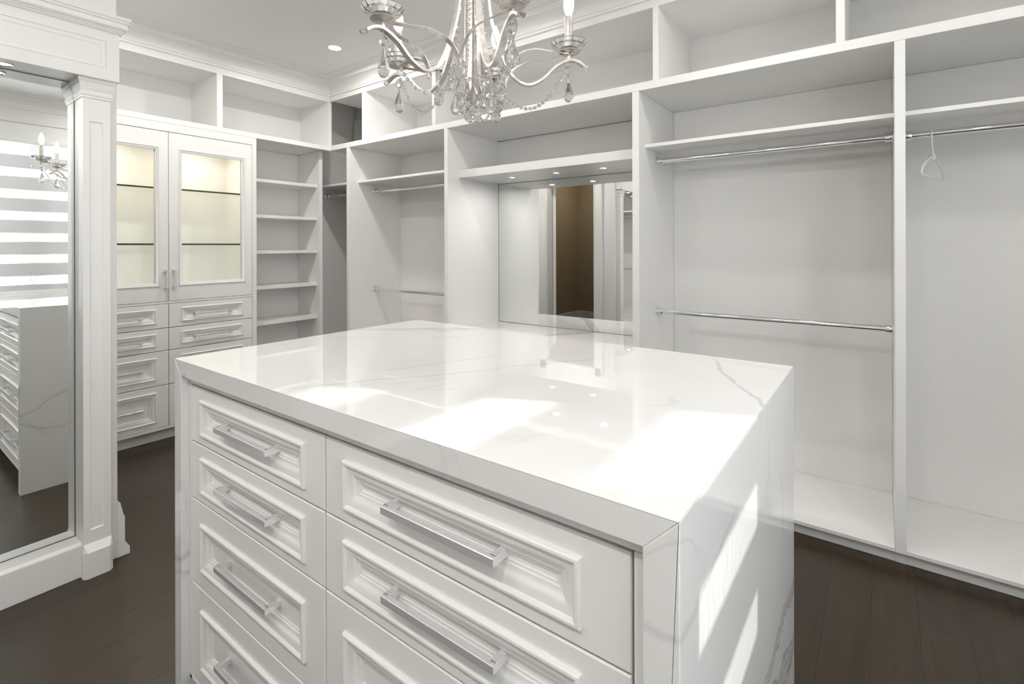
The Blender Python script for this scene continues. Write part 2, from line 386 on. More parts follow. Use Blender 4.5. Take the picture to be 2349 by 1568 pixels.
# window wall with two openings
WIN = [(-0.35, 0.98), (1.200, 1.607)]; WZ0, WZ1 = 0.62, 2.30  # first opening stretched beyond its known extent to admit more daylight
wr = MB().box(XR, XR + 0.12, -1.75, WIN[0][0], 0, ZC).box(XR, XR + 0.12, WIN[0][1], WIN[1][0], 0, ZC).box(XR, XR + 0.12, WIN[1][1], 3.1, 0, ZC)
for a, b in WIN: wr.box(XR, XR + 0.12, a, b, 0, WZ0).box(XR, XR + 0.12, a, b, WZ1, ZC)
struct(wr.build('wall_right', 'wall'), 'white wall with two tall windows')
for n, (a, b) in enumerate(WIN):
    f = MB(); t = 0.004
    mp_ = lambda p, q, w: (XR + 0.09 - w, p, q)
    f.rings((a, b, WZ0, WZ1), [(t, -0.02), (t, 0.03), (0.0, 0.03)], mp_)
    f.box(XR + 0.06, XR + 0.11, a, a + 0.012, WZ0, WZ1).box(XR + 0.06, XR + 0.11, b - 0.012, b, WZ0, WZ1)
    f.box(XR + 0.06, XR + 0.11, a, b, WZ0, WZ0 + 0.012).box(XR + 0.06, XR + 0.11, a, b, WZ1 - 0.012, WZ1)
    wo = struct(f.build('window_%d' % (n + 1), 'paint'), ['wide white framed window behind the striped blind', 'narrow white framed window behind the striped blind'][n])
    bx('window_pane', (XR + 0.083, XR + 0.087, a + 0.012, b - 0.012, WZ0 + 0.012, WZ1 - 0.012), 'pane', wo, c=0)
    pd = bpy.data.lights.new('window_portal', 'AREA'); pd.shape = 'RECTANGLE'; pd.size = b - a; pd.size_y = WZ1 - WZ0; pd.cycles.is_portal = True
    po = bpy.data.objects.new('window_portal', pd); COL.objects.link(po); po.location = (XR + 0.14, (a + b) / 2, (WZ0 + WZ1) / 2); po.rotation_euler = (0, R(90), 0)
tr = MB()
tr.box(XR - 0.018, XR, -0.47, 1.73, 2.165, 2.335, 0.004).box(XR - 0.03, XR, -0.48, 1.74, 2.335, 2.36, 0.004)
tr.box(XR - 0.018, XR, -0.47, -0.35, 0.5, 2.165, 0.003).box(XR - 0.018, XR, 1.607, 1.73, 0.5, 2.165, 0.003).box(XR - 0.018, XR, 0.98, 1.185, 0.5, 2.165, 0.003)
tr.box(XR - 0.05, XR, -0.48, 1.74, 0.585, 0.62, 0.004)
struct(tr.build('trim_window', 'paint'), 'white casing round the two windows')

# pier wall carrying the tall mirror, and the entry wall with its doorway
pier = MB()
pier.box(-2.62, -2.502, YN, YP, 0, ZC).box(-2.502, XP, YN, -0.42, 0, ZC).box(-2.502, XP, -0.42, YP, 1.868, ZC)
pier.box(-2.502, XP, 0.553, YP, 0, 1.868).box(-2.502, XP, -0.42, -0.30, 0, 1.868).box(-2.502, XP, -0.30, 0.553, 0, 0.112)
struct(pier.build('wall_pier', 'wall'), 'white wall end holding the tall mirror')
D0, D1, DZ = -3.37, -2.705, 2.05
ew = MB().box(XW - 0.1, D0, 0.55, YP, 0, ZC).box(D1, -2.62, 0.55, YP, 0, ZC).box(D0, D1, 0.55, YP, DZ, ZC)
struct(ew.build('wall_entry', 'wall'), 'white wall with the open doorway')
cs = MB()
for x0, x1 in ((D0 - 0.105, D0), (D1, D1 + 0.105)):
    cs.box(x0, x1, YP, YP + 0.014, 0, DZ + 0.10, 0.003)
    cs.box(x0 if x0 < D0 else x1 - 0.022, x0 + 0.022 if x0 < D0 else x1, YP + 0.012, YP + 0.030, 0, DZ + 0.10, 0.004)
    cs.box(x1 - 0.012 if x0 < D0 else x0, x1 if x0 < D0 else x0 + 0.012, YP + 0.012, YP + 0.020, 0, DZ + 0.02, 0.003)
cs.box(D0 - 0.105, D1 + 0.105, YP, YP + 0.014, DZ, DZ + 0.10, 0.003)
cs.box(D0 - 0.006, D0 + 0.012, 0.55, YP + 0.002, 0, DZ).box(D1 - 0.012, D1 + 0.006, 0.55, YP + 0.002, 0, DZ).box(D0, D1, 0.55, YP + 0.002, DZ - 0.012, DZ + 0.004)
struct(cs.build('trim_doorway', 'paint'), 'white moulded casing round the doorway')
# hall behind the doorway
hl = MB().box(XW - 0.1, XW, -1.4, 0.55, 0, ZC).box(XW, -2.62, -1.5, -1.4, 0, ZC).box(-2.64, -2.62, -1.4, 0.55, 0, ZC)
struct(hl.build('wall_hall', 'hall'), 'brown painted hall walls beyond the doorway')
hb = MB().box(XW, XW + 0.016, -1.4, 0.55, 0, 0.16, 0.004).box(XW, -2.64, -1.4, -1.384, 0, 0.16, 0.004)
struct(hb.build('baseboard_hall', 'paint'), 'white baseboard of the hall')
dr = thing('door_1', (D0 + 0.02, 0.54, 0), 'white panel door standing open into the hall', 'door'); dr['kind'] = 'structure'; del dr['category']
dang = R(40)
dpt = lambda u, v, z: (D0 + 0.014 - u * math.sin(dang) + v * math.cos(dang), 0.543 - u * math.cos(dang) - v * math.sin(dang), z)
m = MB(); vs = [dpt(u, v, z) for u in (0, 0.65) for v in (0, 0.04) for z in (0.01, DZ - 0.015)]
m.add(vs, [(0, 1, 3, 2), (4, 6, 7, 5), (0, 4, 5, 1), (2, 3, 7, 6), (0, 2, 6, 4), (1, 5, 7, 3)]); m.build('door_leaf', 'paint', dr)
MB().lathe([(0.026, 0), (0.026, 0.006), (0.010, 0.008), (0.010, 0.04), (0.020, 0.045), (0.026, 0.058), (0.018, 0.07)], dpt(0.59, 0.04, 0.98), (math.cos(dang), -math.sin(dang), 0), 20).build('door_knob', 'black', dr, 40)
# baseboard on the entry wall beside the pier
BBP = [(0, 0), (0.040, 0), (0.040, 0.028), (0.037, 0.033), (0.024, 0.056), (0.0235, 0.157), (0.020, 0.162), (0.011, 0.203), (0.010, 0.212), (0.006, 0.216), (0.0, 0.226)]
struct(MB().sweep(BBP, (-2.447, YP, 0), (D1 + 0.105, YP, 0), (0, 1, 0)).build('baseboard_entry', 'paint'), 'stepped white baseboard at the end of the mirror wall')
bp2 = [(p * 0.45, z * 0.75) for p, z in BBP]
struct(MB().sweep(bp2, (XR, YN + 0.55, 0), (XR, 2.43, 0), (-1, 0, 0)).build('baseboard_right', 'paint'), 'white baseboard below the windows')

# crown moulding, one run per side, mitred
CR = [(0, 2.462), (0.010, 2.462), (0.010, 2.477), (0.014, 2.480), (0.014, 2.491), (0.016, 2.500), (0.021, 2.511), (0.030, 2.522), (0.042, 2.531), (0.058, 2.537), (0.076, 2.5395), (0.080, 2.541),
      (0.080, 2.549), (0.083, 2.552), (0.083, 2.566), (0.090, 2.5685), (0.102, 2.571), (0.113, 2.5745), (0.120, 2.5785), (0.130, 2.5785), (0.130, ZC + 0.002), (0, ZC + 0.002)]
struct(MB().sweep(CR, (XF, YP, 0), (XF, YF, 0), (1, 0, 0), 0, -1).build('trim_crown_left', 'paint', smooth=35), 'stepped white crown moulding above the left cubbies')
struct(MB().sweep(CR, (XF, YF, 0), (XR, YF, 0), (0, -1, 0), 1, -1).build('trim_crown_back', 'paint', smooth=35), 'stepped white crown moulding above the back cubbies')
struct(MB().sweep(CR, (XR, YF, 0), (XR, YN, 0), (-1, 0, 0), 1, 0).build('trim_crown_right', 'paint', smooth=35), 'stepped white crown moulding above the windows')

# ------------------------------------------------------------------ joinery helpers
DM = [(0.0, -0.001), (0.0, 0.0045), (0.0025, 0.0068), (0.006, 0.0072), (0.0095, 0.0055), (0.012, 0.0030), (0.015, 0.0024), (0.020, 0.0012), (0.027, -0.0030), (0.033, -0.0062), (0.036, -0.0066), (0.0365, -0.0086), (0.041, -0.0090), (0.0415, -0.0108), (0.046, -0.0112), (0.046, -0.0118)]
def handle_mesh(name, L, dep, w, t, mat):
    """square bow pull along local X, standing out along local -Y"""
    m = MB(); m.box(-L / 2, L / 2, -dep, -dep + t, -w / 2, w / 2, 0.0009)
    m.box(-L / 2, -L / 2 + 0.011, -dep + t * 0.5, 0.002, -w / 2, w / 2, 0.0007).box(L / 2 - 0.011, L / 2, -dep + t * 0.5, 0.002, -w / 2, w / 2, 0.0007)
    o = m.build(name, mat); me = o.data; bpy.data.objects.remove(o); return me
HM_D = handle_mesh('pull_island', 0.243, 0.036, 0.0135, 0.010, 'nickel')
HM_C = handle_mesh('pull_cabinet', 0.236, 0.034, 0.012, 0.010, 'nickel')
HM_V = handle_mesh('pull_door', 0.118, 0.034, 0.013, 0.010, 'nickel')
def drawer(parent, rect, mould, mp, thick, hme, hrot, pm='paint', dm=DM, hz=None, name='drawer'):
    """framed drawer front: slab with a sunk field, the moulding and the pull are its own pieces"""
    a0, a1, b0, b1 = rect; l, r, t, b = mould; m = MB()
    mr = (a0 + l, a1 - r, b0 + b, b1 - t); c = 0.0015
    m.rings(rect, [(0, -thick), (0, -c), (c, 0)], mp)
    # face between slab edge and moulding
    vs = [mp(a0 + c, b0 + c, 0), mp(a1 - c, b0 + c, 0), mp(a1 - c, b1 - c, 0), mp(a0 + c, b1 - c, 0), mp(mr[0], mr[2], 0), mp(mr[1], mr[2], 0), mp(mr[1], mr[3], 0), mp(mr[0], mr[3], 0)]
    m.add(vs, [(k, (k + 1) % 4, 4 + (k + 1) % 4, 4 + k) for k in range(4)])
    u = dm[-1][0] - 0.002; wz = dm[-1][1] + 0.0006
    m.rings(mr, [(0, 0), (0, wz), (u, wz)], mp, cap=True)
    o = m.build(name, pm, parent)
    MB().rings(mr, dm, mp).build('moulding', pm, o, smooth=28)
    if hme:
        ca = (a0 + a1) / 2; cb = (b0 + b1) / 2 if hz is None else hz
        h = bpy.data.objects.new('handle', hme); COL.objects.link(h); h.parent = o; h.rotation_euler = hrot
        h.location = Vector(mp(ca, cb, wz)) - Vector(WL[parent]); h['label'] = 'square chrome bow pull'
    return o
def rod(parent, x0, x1, y, z, r=0.0135, name='hanging_rod'):
    o = MB().tube([(x0 + 0.004, y, z), (x1 - 0.004, y, z)], r, 20).build(name, 'chrome', parent, 40)
    o['label'] = 'polished chrome hanging rod'
    for xx, s in ((x0, 1), (x1, -1)):
        MB().lathe([(0.029, 0), (0.029, 0.003), (0.026, 0.005), (0.0195, 0.006), (0.0195, 0.026), (0.0185, 0.028), (0.0155, 0.028)], (xx, y, z), (s, 0, 0), 24).build('flange', 'chrome', o, 35)
    return o

# ------------------------------------------------------------------ left wall: display cabinet
ml = lambda a, b, w: (XF + w, a, b)
CY0, CY1 = 0.745, 1.826
dc = thing('display_cabinet', (XF, 1.28, 0), 'tall white cabinet with glass upper doors over framed drawers on the left wall', 'cabinet')
m = MB()
m.box(XW + 0.004, XF, CY0, CY0 + 0.02, 0.083, ZB0 - 0.001).box(XW + 0.004, XF - 0.002, CY1 - 0.03, CY1, 0.083, ZB0 - 0.001, 0.001)
m.box(XW + 0.004, XW + 0.016, CY0, CY1, 0.083, ZB0 - 0.001)
m.box(XW + 0.01, XF - 0.024, CY0, CY1 - 0.03, 0.083, 0.10).box(XW + 0.01, XF - 0.024, CY0, CY1 - 0.03, 0.868, 0.893).box(XW + 0.01, XF - 0.024, CY0, CY1 - 0.03, 1.955, 1.973)
dc_body = m.build('carcass', 'panel', dc)
m = MB()
m.box(XF - 0.022, XF, CY0, CY1 - 0.03, 1.967, ZB0 - 0.001, 0.0008).box(XF - 0.022, XF, CY1 - 0.031, CY1, 0.083, ZB0 - 0.001, 0.001)
m.box(XF - 0.022, XF, CY0, CY1 - 0.03, 0.875, 0.887, 0.0008).box(XF - 0.022, XF, CY0, CY1 - 0.03, 0.083, 0.096, 0.0008)
m.build('face_frame', 'paint', dc)
bx('drawer_bay_backing', (XF - 0.034, XF - 0.026, CY0 + 0.01, CY1 - 0.031, 0.10, 0.868), 'gap', dc, 0)  # dark sheet, paints the shade showing between the drawer fronts
bx('toe_kick', (-3.735, -3.72, CY0, CY1, 0, 0.083), 'paint', dc)
DZS = [(0.723, 0.872), (0.580, 0.719), (0.3645, 0.576), (0.0985, 0.3605)]
COLS = [(CY0 + 0.003, 1.2665), (1.2700, 1.793)]
hm = R(90)
for (a0, a1) in COLS:
    for (z0, z1) in DZS:
        drawer(dc, (a0, a1, z0, z1), (0.066, 0.066, 0.029 if z1 - z0 < .16 else 0.036, 0.029 if z1 - z0 < .16 else 0.036), ml, 0.02, HM_C, (0, 0, R(90)))
DRM = [(0.0, -0.001), (0.0, 0.003), (0.003, 0.0055), (0.006, 0.0055), (0.008, 0.003), (0.011, 0.002), (0.017, -0.003), (0.020, -0.004), (0.0205, -0.012), (0.0215, -0.013)]
for k, (a0, a1) in enumerate(COLS):
    z0, z1 = 0.890, 1.963; i0, i1, j0, j1 = a0 + 0.054, a1 - 0.047, 0.984, 1.866
    m = MB(); c = 0.0015
    m.rings((a0, a1, z0, z1), [(0, -0.021), (0, -c), (c, 0)], ml)
    vs = [ml(a0 + c, z0 + c, 0), ml(a1 - c, z0 + c, 0), ml(a1 - c, z1 - c, 0), ml(a0 + c, z1 - c, 0), ml(i0, j0, 0), ml(i1, j0, 0), ml(i1, j1, 0), ml(i0, j1, 0)]
    m.add(vs, [(q, (q + 1) % 4, 4 + (q + 1) % 4, 4 + q) for q in range(4)])
    m.rings((i0 + 0.019, i1 - 0.019, j0 + 0.019, j1 - 0.019), [(0, -0.004), (0, -0.021)], ml)
    m.rings((a0, a1, z0, z1), [(0, -0.021), (i0 - a0 + 0.019, -0.021)], ml)
    d = m.build('glass_door', 'paint', dc)
    MB().rings((i0, i1, j0, j1), DRM, ml).build('moulding', 'paint', d, smooth=28)
    bx('glass_pane', (XF - 0.0145, XF - 0.0115, i0 + 0.017, i1 - 0.017, j0 + 0.017, j1 - 0.017), 'pane', d, 0)
    h = bpy.data.objects.new('handle', HM_V); COL.objects.link(h); h.parent = d; h.rotation_euler = (0, R(90), R(90))
    h.location = Vector(ml(a1 - 0.017 if k == 0 else a0 + 0.026, 1.030, 0)) - Vector(WL[dc]); h['label'] = 'short square chrome pull'
for z in (1.608, 1.246):
    for (a0, a1) in ((CY0 + 0.022, 1.266), (1.27, CY1 - 0.032)):
        g = bx('glass_shelf', (XW + 0.02, -3.745, a0, a1, z, z + 0.010), 'shelfglass', dc, 0)
        bx('shelf_edge', (-3.745, -3.7440, a0, a1, z - 0.0004, z + 0.0106), 'glassedge', g, 0); g['label'] = 'clear glass shelf with a dark green edge'
for n, yy in enumerate((1.0, 1.53)):
    l = MB().lathe([(0.026, 0), (0.026, 0.006)], (-3.84, yy, 1.9485), (0, 0, 1), 20).build('cabinet_light', 'warmled', dc, 40)
    ld = bpy.data.lights.new('cabinet_lamp', 'AREA'); ld.shape = 'DISK'; ld.size = 0.05; ld.energy = CAB_W; ld.color = (1.0, 0.91, 0.72)
    lo = bpy.data.objects.new('cabinet_lamp', ld); COL.objects.link(lo); lo.location = (-3.84, yy, 1.9475)

# ------------------------------------------------------------------ left wall: open shelf tower
bk = thing('shelf_tower', (-3.75, 2.1, 0), 'narrow open white shelf tower in the corner beside the glass cabinet', 'shelves')
m = MB().box(XW + 0.004, XW + 0.016, CY1, 2.411, 0.083, ZB0 - 0.001).box(XW + 0.01, -3.735, CY1, 2.384, 0.083, 0.10)
m.build('back_panel', 'panel', bk)
bx('toe_kick', (-3.775, -3.76, CY1, 2.382, 0, 0.083), 'paint', bk)
bx('side_panel', (XW + 0.004, -3.73, 2.382, 2.411, 0.0, ZB0 - 0.001), 'paint', bk)
for k in range(7):
    z = 2.016 - 0.2705 * (k + 1)
    bx('shelf', (XW + 0.014, -3.765, CY1, 2.382, z - 0.024, z), 'paint', bk)
# upper cubbies on the left wall
ul = thing('upper_cubby_row', (XF, 1.6, ZB0), 'row of open white cubbies above the glass cabinet on the left wall', 'cubbies', 'open cubby rows under the crown moulding')
m = MB().box(XW + 0.004, XF, 0.69, 2.431, ZB0, ZB1 - 0.006, 0.001); m.build('bottom_board', 'paint', ul)
m = MB().box(XW + 0.004, XF - 0.024, 0.69, 2.445, ZO, ZO + 0.02).box(XF - 0.024, XF, 0.69, 2.43, ZO, 2.47, 0.001); m.build('top_rail', 'paint', ul)
bx('back_panel', (XW + 0.004, XW + 0.014, 0.69, 2.445, ZB1 - 0.007, ZO), 'panel', ul)
bx('divider', (XW + 0.012, XF, 1.558, 1.596, ZB1 - 0.006, ZO), 'paint', ul)
bx('end_panel', (XW + 0.012, XF, 0.69, 0.722, ZB1 - 0.006, ZO), 'paint', ul)
bx('corner_post', (XW + 0.012, XF, 2.413, 2.445, ZB1 - 0.006, ZO), 'paint', ul)

# ------------------------------------------------------------------ back wall: hanging bays
PAN = 'panel'
YSH = 2.512     # shelf fronts
def bay(t, x0, x1, rods, shelf=True, deck=True):
    bx('back_panel', (x0 + 0.001, x1 - 0.001, YW, YW + 0.010, 0.068, ZB0 - 0.001), PAN, t, 0)
    if deck:
        bx('deck', (x0 + 0.0005, x1 - 0.0005, YF, YW, 0.052, 0.068), 'paint', t); bx('toe_kick', (x0, x1, 2.464, 2.478, 0, 0.052), 'paint', t)
    if shelf: bx('shelf', (x0, x1, YSH, YW, 1.744, 1.762), 'paint', t)
    for z in rods: rod(t, x0, x1, 2.693, z)
def side(t, x0, x1):
    return MB().box(x0, x1, YF, 2.9955, 0.052, ZB0 - 0.0005, 0.0012).box(x0, x1, 2.464, 2.9955, 0, 0.0525).build('side_panel', 'paint', t)
P1 = (-3.431, -3.397); P2 = (-2.357, -2.326); P3 = (-1.028, -0.992); P4 = (0.039, 0.073); P5 = (1.10, 1.135)
b0 = thing('corner_hanging_bay', (-3.75, 2.7, 0), 'dim narrow corner hanging bay beside the shelf tower', 'closet bay', 'hanging bays along the back wall')
bay(b0, XW + 0.002, P1[0], (1.692,)); side(b0, *P1)
b1 = thing('double_hanging_bay', (-2.88, 2.7, 0), 'white double-rod hanging bay between the corner bay and the mirrored vanity', 'closet bay', 'hanging bays along the back wall')
bay(b1, P1[1], P2[0], (1.692, 0.876)); side(b1, *P2)
b2 = thing('double_hanging_bay', (-0.48, 2.7, 0), 'wide white double-rod hanging bay just right of the mirrored vanity', 'closet bay', 'hanging bays along the back wall')
side(b2, *P3); bay(b2, P3[1], P4[0], (1.697, 0.874)); side(b2, *P4)
b3 = thing('single_hanging_bay', (0.58, 2.7, 0), 'tall hanging bay with a single rod holding one hanger', 'closet bay', 'hanging bays along the back wall')
bay(b3, P4[1], P5[0], (1.694,)); side(b3, *P5)
# vanity niche
vn = thing('vanity_niche', (-1.68, 2.7, 0), 'white vanity niche with a lit canopy between two hanging bays', 'vanity')
V0, V1 = P2[1], P3[0]
bx('back_panel', (V0, V1, 2.986, 2.995, 0.0, ZB0 - 0.001), PAN, vn, 0)
bx('canopy', (V0, V1, 2.537, 2.986, 1.699, 1.752), 'paint', vn)
bx('desk_base', (V0 + 0.001, V0 + 0.38, 2.50, 2.98, 0.0, 0.628), 'paint', vn); bx('desk_base', (V1 - 0.38, V1 - 0.001, 2.50, 2.98, 0.0, 0.628), 'paint', vn)
bx('apron', (V0 + 0.38, V1 - 0.38, 2.52, 2.54, 0.54, 0.628), 'paint', vn)
M['marble_v'] = marble('marble_vanity', [((0.80, -0.60, 0), -2.98, 0.020, 0.75, 0.10, None)], seed=3.3, fine=0.45)
vc = tag(bx('vanity_countertop', (V0 + 0.001, V1 - 0.001, YF + 0.02, 2.980, 0.629, 0.668), 'marble_v'), 'white marble vanity countertop with a bold grey vein below the recessed mirror', 'countertop')
vm = tag(bx('vanity_mirror', (V0 + 0.002, V1 - 0.001, 2.9805, 2.9855, 0.669, 1.6985), 'mirror', c=0), 'large frameless mirror at the back of the vanity niche', 'mirror')
m = MB().box(V0 + 0.0005, V0 + 0.0025, 2.979, 2.9805, 0.6685, 1.6985).box(V0 + 0.0005, V1 - 0.001, 2.979, 2.9805, 0.6685, 0.6705).box(V0 + 0.0005, V1 - 0.001, 2.979, 2.9805, 1.6962, 1.6985)
m.build('mirror_rim', 'mirror_edge', vm)
# upper cubbies on the back wall
ub = thing('upper_cubby_row', (-1.3, YF, ZB0), 'long row of open white cubbies above the hanging rods on the back wall', 'cubbies', 'open cubby rows under the crown moulding')
bx('bottom_board', (XF + 0.0005, XR - 0.004, YF, YW + 0.008, ZB0, ZB1), 'paint', ub)
m = MB().box(XF + 0.03, XR - 0.004, YF + 0.024, YW + 0.008, ZO + 0.006, ZO + 0.026).box(XF + 0.0005, XR - 0.004, YF, YF + 0.024, ZO + 0.006, 2.47, 0.001); m.build('top_rail', 'paint', ub)
bx('back_panel', (XW + 0.02, XR - 0.004, YW, YW + 0.010, ZB1, ZO + 0.02), PAN, ub, 0)
for a, b in ((-3.234, -3.189), (-2.470, -2.436), (-0.919, -0.890), (-0.150, -0.119), (0.95, 0.98)):
    bx('divider', (a, b, YF, YW + 0.001, ZB1 - 0.0005, ZO + 0.0065), 'paint', ub)

# hanging bays on the wall behind the camera (seen through the two mirrors)
def rear_bay(x0, x1, label):
    t = thing('rear_hanging_bay', ((x0 + x1) / 2, YN + 0.25, 0), label, 'closet bay', 'hanging bays behind the island')
    bx('back_panel', (x0, x1, YN + 0.001, YN + 0.011, 0.0, 2.06), PAN, t, 0)
    bx('side_panel', (x0, x0 + 0.03, YN + 0.011, YN + 0.53, 0, 2.02), 'paint', t); bx('side_panel', (x1 - 0.03, x1, YN + 0.011, YN + 0.53, 0, 2.02), 'paint', t)
    bx('bottom_board', (x0, x1, YN + 0.011, YN + 0.53, 2.02, 2.06), 'paint', t); bx('deck', (x0 + 0.03, x1 - 0.03, YN + 0.011, YN + 0.53, 0.052, 0.068), 'paint', t)
    bx('shelf', (x0 + 0.03, x1 - 0.03, YN + 0.011, YN + 0.45, 1.744, 1.762), 'paint', t)
    for z in (1.692, 0.876): rod(t, x0 + 0.03, x1 - 0.03, YN + 0.27, z)
rear_bay(-2.44, -1.29, 'hanging bay glimpsed in the mirrors behind the pilaster')
rear_bay(-1.28, -0.13, 'middle hanging bay on the wall behind the island')
rear_bay(-0.12, 1.05, 'hanging bay behind the island nearest the window')

# coat hanger on the single rod
hg = thing('coat_hanger', (0.170, 2.693, 1.56), 'white plastic coat hanger alone on the right-hand chrome rod', 'hanger')
zc = 1.694
hook = [(0, 0.0185 * math.cos(R(a)), zc + 0.0185 * math.sin(R(a))) for a in range(-30, 190, 18)]
hook = [(0.0, y_, z_) for (_, y_, z_) in hook] + [(0, -0.0175, zc - 0.03), (0, -0.010, zc - 0.055), (0, -0.002, zc - 0.075), (0, 0, zc - 0.10)]
tw = R(-17); cw, sw = math.cos(tw), math.sin(tw)
hx = lambda p: (0.170 + p[0] * cw - p[1] * sw, 2.693 + p[0] * sw + p[1] * cw, p[2])
MB().tube([hx(p) for p in hook], 0.0034, 8).build('hook', 'plastic', hg, 50)
bd = [(0, p[1] * 0.74, zc - 0.095 + (p[2] - zc + 0.095) * 0.86) for p in [(0, 0, zc - 0.095), (0, 0.03, zc - 0.100), (0, 0.09, zc - 0.118), (0, 0.15, zc - 0.140), (0, 0.19, zc - 0.163), (0, 0.205, zc - 0.182), (0, 0.195, zc - 0.193), (0, 0.10, zc - 0.195), (0, 0, zc - 0.195)]]
bd = bd + [(0, -p[1], p[2]) for p in reversed(bd[:-1])]
MB().tube([hx(p) for p in bd], 0.0042, 8).build('shoulder_bar', 'plastic', hg, 50)
MB().lathe([(0.005, -0.012), (0.008, -0.006), (0.008, 0.006), (0.005, 0.012)], hx((0, 0, zc - 0.097)), (0, 0, 1), 12).build('neck', 'plastic', hg, 40)

# ------------------------------------------------------------------ downlights
def downlight(loc, r, label, group, watt, col=(1.0, 0.967, 0.93), nm='recessed_downlight', spot=R(168)):
    t = thing(nm, loc, label, 'downlight', group); x, y, z = loc
    MB().lathe([(r * 1.35, -0.0005), (r * 1.35, -0.003), (r * 1.22, -0.0045), (r * 1.02, -0.002), (r * 1.0, -0.0005)], loc, (0, 0, 1), 28, caps=False).build('trim_ring', 'paint' if r > 0.03 else 'satin', t, 40)
    MB().lathe([(r, -0.0012), (r, -0.0004)], loc, (0, 0, 1), 28).build('lens', 'led', t)
    ld = bpy.data.lights.new('downlight_lamp', 'AREA'); ld.shape = 'DISK'; ld.size = 2 * r; ld.energy = watt; ld.color = col
    lo = bpy.data.objects.new('downlight_lamp', ld); COL.objects.link(lo); lo.location = (x, y, z - 0.0016)
    return t
downlight((-2.995, 2.03, ZC), 0.037, 'round recessed ceiling downlight near the crown corner', 'ceiling downlights', DOWN_W * 0.85)
downlight((-3.0, 1.10, ZC), 0.037, 'ceiling downlight out of view in front of the glass cabinet', 'ceiling downlights', DOWN_W * 0.8)  # added lamp, brightens the left wall units
for n, (x, y) in enumerate(((-1.75, 1.95), (-0.45, 1.95), (0.65, 1.55), (-1.75, -0.60), (-0.45, -0.60), (0.70, -0.60))):  # unseen lamps added on an assumed grid to light the room
    downlight((x, y, ZC), 0.037, ['ceiling downlight out of view in front of the vanity', 'ceiling downlight out of view in front of the wide bay', 'ceiling downlight out of view near the window', 'ceiling downlight out of view facing the tall mirror', 'ceiling downlight out of view over the camera side', 'ceiling downlight out of view by the window corner'][n], 'ceiling downlights', DOWN_W * (0.42, 0.42, 0.45, 1.1, 1.1, 1.1)[n])
downlight((-3.35, -0.7, ZC), 0.037, 'ceiling downlight of the hall beyond the doorway', 'ceiling downlights', HALL_W, (1.0, 0.88, 0.72))  # added lamp, lifts the dark hall reflected in the vanity mirror
for x, lb in ((-2.010, 'left of three small downlights under the vanity canopy'), (-1.665, 'middle of three small downlights under the vanity canopy'), (-1.335, 'right of three small downlights under the vanity canopy')):
    downlight((x, 2.728, 1.699), 0.0195, lb, 'small downlights under the vanity canopy', CAN_W, (1, 0.97, 0.93), 'canopy_downlight')

# ------------------------------------------------------------------ tall mirror with its pilasters on the pier
ms = thing('mirror_surround', (-2.40, 0.12, 0), 'white classical surround with pilasters and entablature framing the tall mirror', 'mirror surround')
def pilaster(y0, y1, end):
    xf = -2.395
    m = MB(); mp_ = lambda a, b, w: (xf + w, a, b)
    pr_ = (y0 + 0.020, y1 - 0.023, 0.171, 1.708)
    z0, z1 = 0.06, 1.868
    m.rings((y0, y1, z0, z1), [(0, -0.055), (0, -0.001), (0.001, 0)], mp_)
    c = .001
    vs = [mp_(y0 + c, z0 + c, 0), mp_(y1 - c, z0 + c, 0), mp_(y1 - c, z1 - c, 0), mp_(y0 + c, z1 - c, 0), mp_(pr_[0], pr_[2], 0), mp_(pr_[1], pr_[2], 0), mp_(pr_[1], pr_[3], 0), mp_(pr_[0], pr_[3], 0)]
    m.add(vs, [(q, (q + 1) % 4, 4 + (q + 1) % 4, 4 + q) for q in range(4)])
    m.rings(pr_, [(0, 0), (0.0035, -0.0045)], mp_, cap=True)
    p = m.build('pilaster', 'paint', ms)
    # capital: stacked mouldings carried round three sides
    cap = MB()
    CP = [(0.0, 1.793), (0.0035, 1.795), (0.0035, 1.803), (0.006, 1.805), (0.007, 1.812), (0.0045, 1.818), (0.0045, 1.822), (0.007, 1.826), (0.011, 1.838), (0.013, 1.848), (0.013, 1.853), (0.016, 1.855), (0.016, 1.868)]
    vs = []; n = len(CP)
    for (q, z) in CP: vs += [(-2.4944, y0 - q, z), (xf + q, y0 - q, z), (xf + q, y1 + q, z), (-2.4944, y1 + q, z)]
    fs = [(i_ * 4 + k, i_ * 4 + k + 1, i_ * 4 + 5 + k, i_ * 4 + 4 + k) for i_ in range(n - 1) for k in range(3)]
    cap.add(vs, fs); cap.build('capital', 'paint', p, fix=True)
    # plinth with chamfered corners and a sloped top
    pl = MB(); q0, q1 = 0.002, 0.021; ch = 0.012
    def oct_(q, z):
        k = min(ch, q * 0.55)
        return [(XP, y0 - q * .2, z), (xf + q - k, y0 - q * .2, z), (xf + q, y0 - q * .2 + k, z), (xf + q, y1 + q * .1 - k, z), (xf + q - k, y1 + q * .1, z), (XP, y1 + q * .1, z)]
    vs = oct_(q1, 0) + oct_(q1, 0.096) + oct_(q0, 0.122)
    pl.add(vs, [(i_ * 6 + k, i_ * 6 + k + 1, i_ * 6 + 7 + k, i_ * 6 + 6 + k) for i_ in range(2) for k in range(5)] + [tuple(range(12, 18)), tuple(range(6))])
    pl.build('plinth', 'paint', p)
pilaster(0.553, 0.637, True); pilaster(-0.388, -0.300, False)
m = MB()
m.box(-2.449, -2.412, -0.300, 0.5525, 0.0, 0.118, 0.001)
